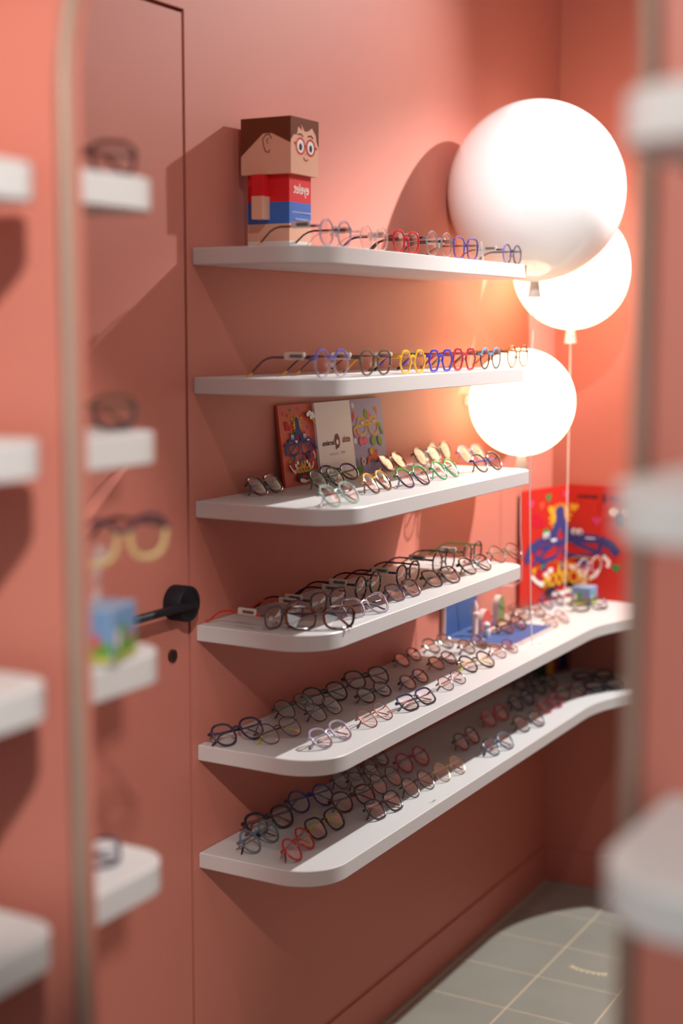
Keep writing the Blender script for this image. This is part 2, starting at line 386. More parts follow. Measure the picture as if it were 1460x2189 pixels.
# ------------------------------------------------------------------ picture cards
NAVY = (62, 62, 120); YEL = (222, 170, 50); WH = (238, 232, 226); RD = (176, 32, 40); GRN = (60, 130, 70); PNK = (196, 66, 110); DK = (46, 38, 50)
def glasses_art(a, w, h, big=True):
    """the red picture: a pair of navy spectacles with legs and red shoes"""
    for cx, cy, c in ((.12, .90, PNK), (.33, .93, GRN), (.55, .935, PNK), (.25, .87, (205, 80, 60)), (.36, .82, YEL), (.62, .82, YEL), (.78, .71, PNK), (.18, .30, YEL), (.92, .30, GRN), (.74, .2, YEL)):
        a.heart(w*cx, h*cy, w*.035, c)
    a.poly([(w*.14, h*.80), (w*.22, h*.80), (w*.24, h*.75), (w*.29, h*.73), (w*.28, h*.68), (w*.15, h*.69)], (190, 28, 50))
    for k in range(16):
        t = 2*PI*k/16; a.line([(w*(.47+.085*cos(t)), h*(.745+.085*sin(t))), (w*(.47+.135*cos(t)), h*(.745+.12*sin(t)))], w*.018, YEL)
    a.ell(w*.47, h*.745, w*.10, h*.095, YEL)
    a.line([(w*.46, h*.80), (w*.46, h*.70), (w*.40, h*.60), (w*.36, h*.57)], w*.085, NAVY); a.line([(w*.48, h*.80), (w*.50, h*.70), (w*.55, h*.61), (w*.60, h*.57)], w*.085, NAVY)
    a.ell(w*.47, h*.79, w*.06, h*.05, NAVY)
    for cx, q in ((.32, -1), (.66, 1)):
        a.poly([(w*(cx-.13), h*.585), (w*(cx+.13), h*.585), (w*(cx+.14), h*.54), (w*(cx-.14), h*.54)], NAVY)
        a.ring(w*cx, h*.475, w*.145, h*.095, w*.03, NAVY, e=2.8)
        a.poly([(w*(cx+.04), h*.555), (w*(cx+.11), h*.555), (w*(cx+.12), h*.51), (w*(cx+.08), h*.505)], WH)
        a.ell(w*(cx-.02), h*.625, w*.045, h*.035, GRN if q < 0 else (180, 50, 56))
        for d in (-.025, .015): a.ell(w*(cx-.01+d), h*.60, w*.02, h*.028, WH); a.ell(w*(cx-.006+d), h*.595, w*.009, h*.018, DK)
    a.line([(w*.17, h*.505), (w*.82, h*.525)], w*.03, NAVY); a.ell(w*.49, h*.52, w*.06, h*.022, NAVY)
    a.line([(w*.38, h*.5), (w*.25, h*.44), (w*.15, h*.37)], w*.03, NAVY); a.line([(w*.62, h*.5), (w*.76, h*.44), (w*.86, h*.39)], w*.03, NAVY)
    a.line([(w*.19, h*.53), (w*.11, h*.51), (w*.07, h*.44), (w*.09, h*.39)], w*.06, NAVY); a.line([(w*.80, h*.54), (w*.88, h*.50), (w*.93, h*.42)], w*.06, NAVY)
    a.line([(w*.30, h*.385), (w*.27, h*.32), (w*.24, h*.29)], w*.065, NAVY); a.line([(w*.66, h*.385), (w*.70, h*.33), (w*.72, h*.30)], w*.065, NAVY)
    a.line([(w*.285, h*.335), (w*.225, h*.325)], w*.02, GRN)
    a.ell(w*.24, h*.25, w*.075, h*.055, RD, -40); a.line([(w*.13, h*.265), (w*.20, h*.20), (w*.27, h*.165)], w*.025, WH); a.ell(w*.26, h*.175, w*.035, h*.025, WH)
    a.ell(w*.79, h*.35, w*.06, h*.055, RD, 30); a.line([(w*.83, h*.40), (w*.87, h*.35), (w*.86, h*.30)], w*.025, WH)
    a.ell(w*.74, h*.25, w*.05, h*.05, RD, 60); a.line([(w*.80, h*.27), (w*.78, h*.22), (w*.74, h*.19)], w*.025, WH)
    for d, cy in ((.30, .25), (.36, .28), (.62, .28), (.67, .24), (.33, .21), (.69, .20)): a.ell(w*d, h*cy, w*.03, h*.024, WH)
    a.poly([(w*.44, h*.27), (w*.56, h*.27), (w*.505, h*.38)], NAVY)
    a.poly([(w*.30, h*.06), (w*.70, h*.06), (w*.70, h*.11), (w*.62, h*.155), (w*.38, h*.155), (w*.30, h*.11)], DK)
    a.ell(w*.5, h*.10, w*.08, h*.025, RD)
    for d in range(5): a.ell(w*(.40+.05*d), h*(.062-.008*(2-abs(d-2))), w*.028, h*.026, WH)
    a.text('KA', w*.5, h*.255, w*.13, YEL, True, w*.004, .8); a.text('BOOOOM', w*.5, h*.185, w*.125, YEL, True, w*.004, .78)
def lean_card(name, x0, x1, yb, yt, th, col, art, label, h=.173):
    """a board standing on the third shelf and leaning back on the wall"""
    ang = math.atan2(yt-yb, h); w = x1-x0
    t = empty(name, (x0, yb, TOPS[2]+.0004), 0, -ang)
    mb = MB(); mb.box((0, 0, 0), (w, th, h)); art.put(mb, (0, 0, 0), (1, 0, 0), (0, 0, 1), 1)
    o = mb.build(name, [col]+art.mats(), None, False); o.location = t.location; o.rotation_euler = t.rotation_euler; bpy.data.objects.remove(t)
    return tag(o, label, 'picture card', 'picture cards leaning on the wall above the third shelf')
h = .173
a1 = Art(); w = .146; glasses_art(a1, w, h)
for d, e in ((.78, .86), (.83, .88), (.90, .86), (.87, .82), (.95, .83)): a1.ell(w*d, h*e, w*.05, h*.028, WH)
a1.line([(w*.88, h*.81), (w*.96, h*.74)], w*.03, YEL)
lean_card('display_card', .287, .433, -.0300, -.0085, .006, mat('red_card', (190, 66, 44), .4), a1, 'red picture card with navy spectacles drawing, leaning left of the white card')
a2 = Art(); w = .158; BR = (92, 48, 44)
a2.text('barcelona', w*.285, h*.475, w*.098, (84, 50, 46), True, w*.0035, .86); a2.text('etnia', w*.80, h*.50, w*.135, (150, 78, 58), True, w*.004, .86)
a2.ell(w*.535, h*.49, w*.075, h*.095, (150, 62, 56)); a2.ell(w*.535, h*.485, w*.055, h*.07, (110, 70, 62)); a2.ell(w*.535, h*.475, w*.035, h*.034, (236, 224, 214)); a2.line([(w*.50, h*.43), (w*.49, h*.385)], w*.035, BR)
a2.text('KIDS', w*.66, h*.335, w*.05, (150, 130, 122), True, 0, 1.15); a2.text('COLLECTION', w*.41, h*.325, w*.045, (170, 150, 142), True, 0, .9)
lean_card('display_card', .428, .586, -.0360, -.0145, .0125, mat('white_card', (216, 206, 200), .45), a2, 'white card printed with brown mirrored lettering between the two picture cards')
a3 = Art(); w = .156
for d, e in ((.10, .92), (.08, .45)): a3.ell(w*d, h*e, w*.045, h*.04, (226, 210, 196))
a3.poly([(w*.06, h*.83), (w*.12, h*.84), (w*.13, h*.76), (w*.06, h*.70)], (222, 70, 56)); a3.poly([(w*.72, h*.88), (w*.84, h*.88), (w*.82, h*.77)], (226, 120, 60))
a3.ell(w*.47, h*.80, w*.05, h*.07, (128, 160, 60)); a3.ell(w*.56, h*.77, w*.05, h*.055, (222, 110, 130), -30)
for cx in (.30, .66):
    a3.ring(w*cx, h*.63, w*.14, h*.115, w*.03, YEL); a3.poly([(w*(cx-.11), h*.73), (w*(cx-.08), h*.76), (w*(cx+.09), h*.76), (w*(cx+.11), h*.73)], YEL)
    a3.poly([(w*cx, h*.70), (w*(cx+.09), h*.70), (w*(cx+.10), h*.65), (w*cx, h*.66)], (214, 206, 214))
a3.line([(w*.12, h*.64), (w*.86, h*.67)], w*.03, YEL); a3.ell(w*.47, h*.70, w*.06, h*.025, YEL)
a3.line([(w*.14, h*.64), (w*.06, h*.60), (w*.07, h*.54)], w*.05, YEL); a3.ell(w*.10, h*.54, w*.04, h*.04, (222, 110, 130)); a3.line([(w*.82, h*.66), (w*.88, h*.60), (w*.94, h*.50)], w*.06, (128, 160, 60))
a3.ell(w*.25, h*.44, w*.065, h*.065, (222, 100, 120), 20); a3.ell(w*.38, h*.44, w*.07, h*.05, (222, 100, 120)); a3.ell(w*.62, h*.43, w*.075, h*.07, (128, 160, 60)); a3.ell(w*.82, h*.42, w*.06, h*.08, (128, 160, 60), 30)
a3.poly([(w*.36, h*.12), (w*.40, h*.22), (w*.50, h*.24), (w*.46, h*.32), (w*.58, h*.34), (w*.66, h*.26), (w*.72, h*.32), (w*.70, h*.2), (w*.64, h*.15), (w*.54, h*.19)], (214, 84, 56)); a3.ell(w*.52, h*.29, w*.06, h*.045, YEL); a3.ell(w*.52, h*.17, w*.08, h*.025, (96, 92, 92))
for k in range(6): a3.ell(w*(.25+.045*cos(k)), h*(.17+.042*sin(k)), w*.022, h*.022, (226, 180, 160))
a3.ell(w*.25, h*.17, w*.022, h*.022, (120, 120, 70)); a3.ell(w*.12, h*.07, w*.10, h*.05, (70, 130, 50)); a3.line([(w*.08, h*.08), (w*.06, h*.22)], w*.03, (70, 130, 50))
lean_card('display_card', .588, .744, -.0330, -.0115, .010, mat('purple_card', (112, 98, 150), .45), a3, 'purple picture card with yellow spectacles drawing, leaning right of the white card')

# ------------------------------------------------------------------ big folded poster in the corner
def board(mb, p0, p1, z0, z1, th, art, base):
    p0, p1 = Vector((*p0, 0)), Vector((*p1, 0)); u = (p1-p0).normalized(); n = Vector((u.y, -u.x, 0))
    q = [p0, p1, p1-n*th, p0-n*th]
    mb.add([(a.x, a.y, z) for z in (z0, z1) for a in q], [(0, 3, 2, 1), (4, 5, 6, 7), (0, 1, 5, 4), (1, 2, 6, 5), (2, 3, 7, 6), (3, 0, 4, 7)], 0)
    art.put(mb, (p0.x, p0.y, z0), u, (0, 0, 1), base)
P0, P1, P2 = (1.622, -.0125), (1.884, -.058), (1.887, -.315); z0, z1 = TOPS[4]+.0005, 1.262; hh = z1-z0
w1 = .2659; full = .50
# one picture across the fold: drawn whole, then cut at the fold line
A = Art(); tmp = Art(); glasses_art(tmp, full*.92, hh*.98)
L_, R_ = Art(), Art()
def clip(pts, x, keep_left):
    out = []; n = len(pts); ins = (lambda p: p[0] <= x) if keep_left else (lambda p: p[0] >= x)
    for i in range(n):
        p, q = pts[i], pts[(i+1) % n]
        if ins(p): out.append(p)
        if ins(p) != ins(q):
            k = (x-p[0])/(q[0]-p[0]); out.append((x, p[1]+k*(q[1]-p[1])))
    return out
for vs, fs, ci in tmp.items:
    for D, left in ((L_, True), (R_, False)):
        V = []; F = []
        for f in fs:
            c = clip([vs[i] for i in f], w1, left)
            if len(c) > 2 and max(p[0] for p in c)-min(p[0] for p in c) > 1e-6: F.append(tuple(range(len(V), len(V)+len(c)))); V += c
        if F: D.items.append(([(x if left else x-w1, y) for x, y in V], F, D.ci(tmp.cols[ci])))
for a_ in (.30, .38, .45): R_.ell(a_*.5, hh*.78, .018, .013, WH)
R_.ell(.17, hh*.72, .016, .02, NAVY)
R_.text('barcelona', .062, hh*.905, .020, DK, True, .0005, .8); R_.ell(.115, hh*.895, .009, .016, (120, 30, 50)); R_.text('etnia', .150, hh*.90, .024, NAVY, True, .0005, .8)
RP = mat('red_poster', (190, 44, 32), .5, spec=.25)
t = tag(empty('folded_poster', (P1[0], P1[1], z0)), 'red folded poster of navy spectacles standing in the corner on the long shelf', 'poster')
for nm, p, q, D in (('left_panel', P0, P1, L_), ('right_panel', P1, P2, R_)):
    mb = MB(); board(mb, p, q, z0, z1, .004, D, 1); mb.v = [(a-P1[0], b-P1[1], c-z0) for a, b, c in mb.v]; mb.build(nm, [RP]+D.mats(), t, False)

# ------------------------------------------------------------------ blue pop-up display on the long shelf
t = tag(empty('pop_up_display', (1.25, -.1, Z5)), 'blue pop-up display with red and green arches on the long shelf', 'display')
BL = mat('blue_card', (60, 90, 144), .5); EDGE = mat('pale_card_edge', (214, 190, 184), .5)
def lo(x, y, z): return (x-1.25, y+.1, z-Z5)
mb = MB(); mb.box(lo(1.108, -.205, Z5+.0004), lo(1.392, -.004, Z5+.011), 1); mb.box(lo(1.110, -.203, Z5+.011), lo(1.390, -.016, Z5+.0115), 0); mb.build('base', [BL, EDGE], t, False)
mb = MB(); mb.box(lo(1.108, -.014, Z5+.0116), lo(1.312, -.004, 1.06), 1); mb.box(lo(1.113, -.0146, Z5+.0116), lo(1.312, -.014, 1.06), 0); mb.build('back_panel', [BL, EDGE], t, False)
def arch(x, y, w, h, col, name, edge=EDGE, th=.016, rot=0):
    pts = [(w/2, 0)]+[(w/2*cos(a), h-w*.6+w*.6*sin(a)) for a in [PI*i/14 for i in range(15)]]+[(-w/2, 0)]
    mb = MB(); n = len(pts); c, s = cos(rot), sin(rot); z = Z5+.0118
    P = [(q*c, q*s, k) for q, k in pts]
    o = lo(x, y, z)
    mb.add([(o[0]+a+s*d, o[1]+b-c*d, o[2]+k) for d in (0, th) for a, b, k in P],
           [tuple(range(n-1, -1, -1)), tuple(range(n, 2*n))]+[(i, (i+1) % n, (i+1) % n+n, i+n) for i in range(n)], [0, 0]+[1]*n)
    return mb.build(name, [col, edge], t, False)
arch(1.235, -.062, .062, .060, mat('coral_card', (206, 84, 72), .5), 'red_arch')
arch(1.315, -.070, .046, .086, mat('olive_card', (120, 130, 70), .5), 'green_arch')
mb = MB(); o = lo(1.165, -.075, Z5+.0118); mb.lathe([(.010, 0), (.008, .003), (.007, .055), (.011, .057), (.011, .063), (.007, .066), (.008, .08), (.002, .095)], o, 'z', 20); mb.build('tower', mat('pale_pink_card', (226, 196, 192), .5), t)
mb = MB(); o = lo(1.172, -.105, Z5+.0118)
mb.lathe([(.009, 0), (.011, .012), (.009, .02), (.005, .022), (.009, .027), (.0095, .034), (.004, .04)], o, 'z', 20); mb.build('little_figure', mat('grey_white_card', (206, 206, 214), .5), t)
mb = MB(); mb.box(lo(1.20, -.10, Z5+.0118), lo(1.33, -.085, Z5+.02), 0); mb.build('step', EDGE, t, False)

# ------------------------------------------------------------------ printed boxes holding glasses on a clear post
CLEAR = mat('clear_acrylic', (236, 240, 240), .08, alpha=.14)
def box_stand(x, y, z, s, rz, label):
    t = tag(empty('glasses_stand', (x, y, z+.0004), rz), label, 'display stand')
    mb = MB(); mb.box((-s/2, -s/2, 0), (s/2, s/2, s*.95), 0, .003)
    a = Art(); w, h = s*.94, s*.88
    for base, (o, u) in enumerate((((-w/2, -s/2, s*.04), (1, 0, 0)), ((-s/2, w/2, s*.04), (0, -1, 0)))): pass
    a.poly([(0, h*.30), (w, h*.38), (w, h), (0, h)], (112, 146, 184)); a.poly([(0, 0), (w, 0), (w, h*.42), (w*.6, h*.36), (w*.3, h*.44), (0, h*.36)], (96, 150, 62)); a.poly([(0, 0), (w, 0), (w, h*.14), (0, h*.1)], (190, 178, 84))
    a.ell(w*.42, h*.55, w*.17, h*.17, (86, 150, 74)); a.ell(w*.2, h*.45, w*.1, h*.2, (220, 200, 206)); a.ell(w*.74, h*.42, w*.06, h*.16, (206, 66, 60))
    a.put(mb, (-w/2, -s/2, s*.04), (1, 0, 0), (0, 0, 1), 1); a.put(mb, (-s/2, w/2, s*.04), (0, -1, 0), (0, 0, 1), 1)
    mb.build('printed_box', [mat('pale_blue_box', (132, 156, 182), .3)]+a.mats(), t, False)['label'] = 'box printed with blue sky and green grass'
    mb = MB(); mb.tube([(0, 0, s*.95), (0, 0, s*1.4), (0, -.004, s*1.75)], .007, seg=12, up=(1, 0, 0)); mb.ball((0, -.006, s*1.8), .011, 20, 12); mb.build('post', CLEAR, t)
    return t
box_stand(1.790, -.150, Z5, .060, 0, 'printed sky and grass box stand before the red poster')
box_stand(-.955, -.527, FAR[2], .072, .25, 'blue and green printed box stand on the blurred shelf beside the left trim')

# dark display card at the back corner of the lowest shelf
a = Art(); w, h = .16, .12
a.poly([(.0, .0), (.05, 0), (.05, h), (0, h)], (34, 60, 52)); a.poly([(.055, .0), (.085, 0), (.08, h), (.06, h)], (196, 140, 46)); a.poly([(.10, .01), (.15, .01), (.14, h*.5), (.15, h), (.115, h), (.12, h*.5)], (30, 34, 62))
mb = MB(); mb.box((0, 0, 0), (w, .005, h)); a.put(mb, (0, 0, 0), (1, 0, 0), (0, 0, 1), 1)
o = mb.build('display_card', [mat('maroon_card', (110, 44, 44), .5)]+a.mats(), None, False); o.location = (1.70, -.030, TOPS[5]+.0004); o.rotation_euler = (0, 0, math.radians(-22))
tag(o, 'dark card with a yellow stripe in the back corner of the lowest shelf', 'picture card')
# ------------------------------------------------------------------ spectacles
PAL = {'lilac': ((176, 164, 186), .55), 'crystal': ((226, 196, 190), .4), 'red': ((178, 26, 34), 1), 'greyclear': ((150, 136, 136), .6), 'purple': ((92, 76, 150), .75), 'clear': ((206, 206, 206), .4),
       'violet': ((104, 104, 176), .7), 'navy': ((28, 34, 66), 1), 'brown': ((62, 30, 28), 1), 'blue': ((86, 96, 190), .75), 'olive': ((84, 72, 60), .85), 'yellow': ((226, 170, 48), 1), 'royal': ((62, 60, 178), 1),
       'raspberry': ((176, 40, 62), 1), 'sky': ((92, 160, 206), 1), 'black': ((24, 22, 26), 1), 'burgundy': ((70, 20, 30), 1), 'green': ((50, 78, 54), .9), 'mint': ((140, 172, 160), .65), 'amber': ((214, 150, 30), .85),
       'grassgreen': ((60, 150, 60), .9), 'rust': ((150, 66, 34), .85), 'teal': ((40, 150, 110), .8), 'greygreen': ((60, 68, 62), .9), 'umber': ((88, 60, 44), .9), 'plum': ((44, 30, 56), 1), 'greyviolet': ((88, 76, 92), .85),
       'orange': ((206, 52, 30), 1), 'silver': ((176, 166, 182), 1), 'greyblue': ((92, 112, 128), .75), 'lime': ((178, 190, 50), 1), 'magenta': ((170, 26, 70), .95), 'gunmetal': ((74, 70, 74), 1), 'copper': ((150, 96, 70), 1),
       'gold': ((190, 160, 110), 1), 'darkblue': ((36, 44, 84), 1), 'leaf': ((70, 130, 60), 1), 'wine': ((110, 24, 44), 1), 'indigo': ((54, 46, 120), .95), 'dkgrey': ((48, 46, 50), 1), 'cream': ((196, 176, 120), 1)}
METAL = {'silver', 'gunmetal', 'copper', 'gold'}
def fm(k):
    if k == 'tort': return tortoise('tortoiseshell', (34, 20, 18), (112, 58, 26))
    if k == 'honey': return tortoise('honey_tortoiseshell', (110, 60, 20), (200, 130, 50))
    c, a = PAL[k]; return mat('frame_'+k, c, .22, .9 if k in METAL else 0, a, .5)
def outline(shape, hw, hh, n=44):
    P = []
    for i in range(n):
        t = 2*PI*i/n; a, b = cos(t), sin(t)
        if shape == 'hex':
            k = PI/4; q = (t+PI/8) % k-k/2; s = cos(k/2)/cos(q); x, z = a*s*1.04, b*s*1.04
        elif shape == 'geo':
            k = PI/3; q = (t) % k-k/2; s = cos(k/2)/cos(q); s = .35+.65*s*1.08; x, z = a*s, b*s
        else:
            e = {'round': 2., 'oval': 2.15, 'panto': 2.35, 'square': 3.0, 'rect': 3.2, 'cateye': 2.7}[shape]
            s = (abs(a)**e+abs(b)**e)**(-1/e); x, z = a*s, b*s
            if shape in ('panto', 'square', 'rect'): x *= 1+.07*z; z += .05*x*(1 if shape != 'panto' else .4)
            if shape == 'cateye': x *= 1+.10*z; z += .20*max(0, x)*max(0, z)
        P.append((x*hw, z*hh))
    m = min(z for x, z in P); return [(x, z-m-hh) for x, z in P]
DIM = {'round': (.0235, .0225), 'oval': (.0245, .0180), 'panto': (.0240, .0210), 'square': (.0245, .0205), 'rect': (.0255, .0185), 'cateye': (.0250, .0190), 'hex': (.0240, .0225), 'geo': (.0235, .0225)}
THK = {'t': (.0012, .0011), 'm': (.0024, .0020), 'k': (.0031, .0021)}
HPD = .0345
DIM = {k: (a*1.06, b*1.08) for k, (a, b) in DIM.items()}
CACHE = {}
def glass_meshes(shape, th, pose, tau):
    key = (shape, th, pose, tau)
    if key in CACHE: return CACHE[key]
    hw, hh = DIM[shape]; rr, rd = THK[th]; zc = hh+rr; O = outline(shape, hw, hh); out = {}
    hz = zc+hh*.42; x0 = HPD+hw+.0045; ph = [None]*2
    mb = MB()
    for s in (-1, 1):
        mb.tube([(s*(HPD+x), 0, zc+z) for x, z in O], rd, rr, True, 8, up=(0, 1, 0))
        ox = HPD+max(x for x, z in O if abs(z-(hz-zc)) < hh*.3)
        mb.tube([(s*(ox-.0004), 0, hz), (s*(x0-.001), .0008, hz), (s*x0, .0035, hz), (s*x0, .0065, hz)], max(rr, .0013)*1.15, max(rd, .0012)*1.1, seg=8)
    g = HPD-hw*.93; bz = zc+hh*.33
    mb.tube([(-g-.001, 0, bz-.001), (-g*.6, -.0006, bz+.002), (0, -.001, bz+.0035), (g*.6, -.0006, bz+.002), (g+.001, 0, bz-.001)], rr*1.05, rd, seg=8)
    me = mb.mesh('frame_front', [WHITE, WHITE])
    for p in me.polygons:
        if p.center.z > zc+hh*.35: p.material_index = 1
    out['front'] = me
    for s, k in ((-1, 'lens_l'), (1, 'lens_r')):
        mb = MB(); n = len(O); vs = []; fs = []
        for j, (q, b) in enumerate(((.97, 0.), (.6, -.0012), (.001, -.0019))):
            vs += [(s*(HPD+x*q), b-.0002, zc+z*q) for x, z in O]
        for j in range(2):
            for i in range(n): fs.append((j*n+i, j*n+(i+1) % n, (j+1)*n+(i+1) % n, (j+1)*n+i))
        mb.add(vs, fs); out[k] = mb.mesh('lens', [LENS])
    ta, tb = (.0011, .0009) if th == 't' else ((.0020, .0011) if th == 'm' else (.0027, .0013))
    for s, k, b in ((-1, 'temple_l', .0105), (1, 'temple_r', .0150)):
        if pose == 'open':
            P = [(s*x0, .005, hz), (s*(x0+.001), .045, hz+.0005), (s*x0, .086, hz+.0005), (s*(x0-.001), .098, hz-.002), (s*(x0-.002), .109, hz*.80), (s*(x0-.003), .121, hz*.52), (s*(x0-.0037), .131, hz*.27)]
            Q = [P[-1], (s*(x0-.004), .136, hz*.165), (s*(x0-.0043), .140, .0042), (s*(x0-.0045), .1425, .0026)]
            up = (0, .2, 1)
        else:
            h = (.0018+b*sin(tau))/cos(tau); h = min(h, hz)
            P = [(s*x0, .0055, hz), (s*(x0-.002), b*.8, hz), (s*(x0-.03), b, hz), (s*(x0-.085), b, hz), (s*(x0-.098), b, hz-(hz-h)*.2)]
            Q = [P[-1], (s*(x0-.107), b, hz-(hz-h)*.5), (s*(x0-.119), b, h+(hz-h)*.1), (s*(x0-.125), b, h)]
            up = (0, 0, 1)
        mb = MB(); mb.tube(P, ta, tb, seg=8, up=up, radii=[1.25, 1.1, 1, .9, .9, 1., 1.05][:len(P)]); out[k] = mb.mesh('temple', [WHITE])
        mb = MB(); mb.tube(Q, max(ta, .0017), max(tb, .0012), seg=8, up=up, radii=[1.0, 1.12, 1.15, .85]); out[k+'_tip'] = mb.mesh('temple_tip', [WHITE])
    for s, k in ((-1, 'pad_l'), (1, 'pad_r')):
        mb = MB(); mb.ball((0, 0, 0), .0035, 10, 6); mb.v = [(s*(.0095)+x*.45+s*-.25*z, .0045+y*.7, zc-.003+z*1.3) for x, y, z in mb.v]; out[k] = mb.mesh('nose_pad', [WHITE])
    out['dims'] = (hw, hh, zc, hz, x0)
    CACHE[key] = out
    return out
def child(name, me, mats, parent):
    o = link(bpy.data.objects.new(name, me), parent)
    for i, m in enumerate(mats):
        o.material_slots[i].link = 'OBJECT'; o.material_slots[i].material = m
    return o
TAGM = mat('milky_tag_plastic', (226, 216, 206), .3, alpha=.85)
INKM = mat('barcode_ink', (40, 34, 36), .6)
def spectacles(x, y, z, yaw, sc, shape, th, pose, col, top, tem, tip, label, group, tilt=42, tagged=False, pads=True, prints=False):
    tau = math.radians(tilt); G = glass_meshes(shape, th, pose, tau); hw, hh, zc, hz, x0 = G['dims']
    rr = THK[th][0]; lift = .0004+(rr*(1-cos(tau)) if pose == 'fold' else 0)
    t = tag(empty('eyeglasses', (x, y, z+lift), math.radians(yaw), -tau if pose == 'fold' else 0, sc), label, 'glasses', group)
    m = fm(col); child('frame_front', G['front'], [m, fm(top) if top else m], t)
    for k in ('lens_l', 'lens_r'): child('lens', G[k], [LENS], t)
    for k in ('temple_l', 'temple_r'):
        o = child('temple', G[k], [fm(tem)], t); child('temple_tip', G[k+'_tip'], [fm(tip or tem)], o)
    if pads:
        for k in ('pad_l', 'pad_r'): child('nose_pad', G[k], [mat('clear_silicone', (220, 214, 210), .2, alpha=.6)], t)
    if tagged and pose == 'open':
        for s in ((-1,) if tagged != 2 else (-1, 1)):
            if 'tag' not in CACHE:
                mb = MB(); mb.prism(rrect(0, 0, .042, .013, .003), -.0025, .0025, 0, .0008)
                mb.v = [(c, a, b) for a, b, c in mb.v]; CACHE['tag'] = mb.mesh('security_tag', [TAGM])
                mb = MB(); q = .004
                while q < .030:
                    wdt = random.choice((.0006, .0010, .0014)); mb.box((-.0032, q, .0035), (-.0026, q+wdt, .0095)); q += wdt+random.choice((.0007, .0011))
                CACHE['bars'] = mb.mesh('barcode', [INKM], False)
            g = child('security_tag', CACHE['tag'], [TAGM], t); g.location = (s*x0, .018, hz-.003)
            child('barcode', CACHE['bars'], [INKM], g)
    if prints:
        if 'prints' not in CACHE:
            mb = MB()
            for k, (dx, mi) in enumerate(((-.006, 0), (0, 1), (.006, 0))):
                mb.box((dx-.0016, -.0012, 0), (dx-.0008, -.0008, .005), mi); mb.box((dx-.0016, -.0012, 0), (dx+.0014, -.0008, .0009), mi)
                if k: mb.box((dx+.0006, -.0012, 0), (dx+.0014, -.0008, .005), mi); mb.box((dx-.0016, -.0012, .0042), (dx+.0014, -.0008, .005), mi)
            CACHE['prints'] = mb.mesh('lens_print', [INKM, mat('red_ink', (170, 40, 44))], False)
        o = link(bpy.data.objects.new('lens_print', CACHE['prints']), t); o.location = (-HPD+.002, -.0006, zc-hh*.72)
    return t
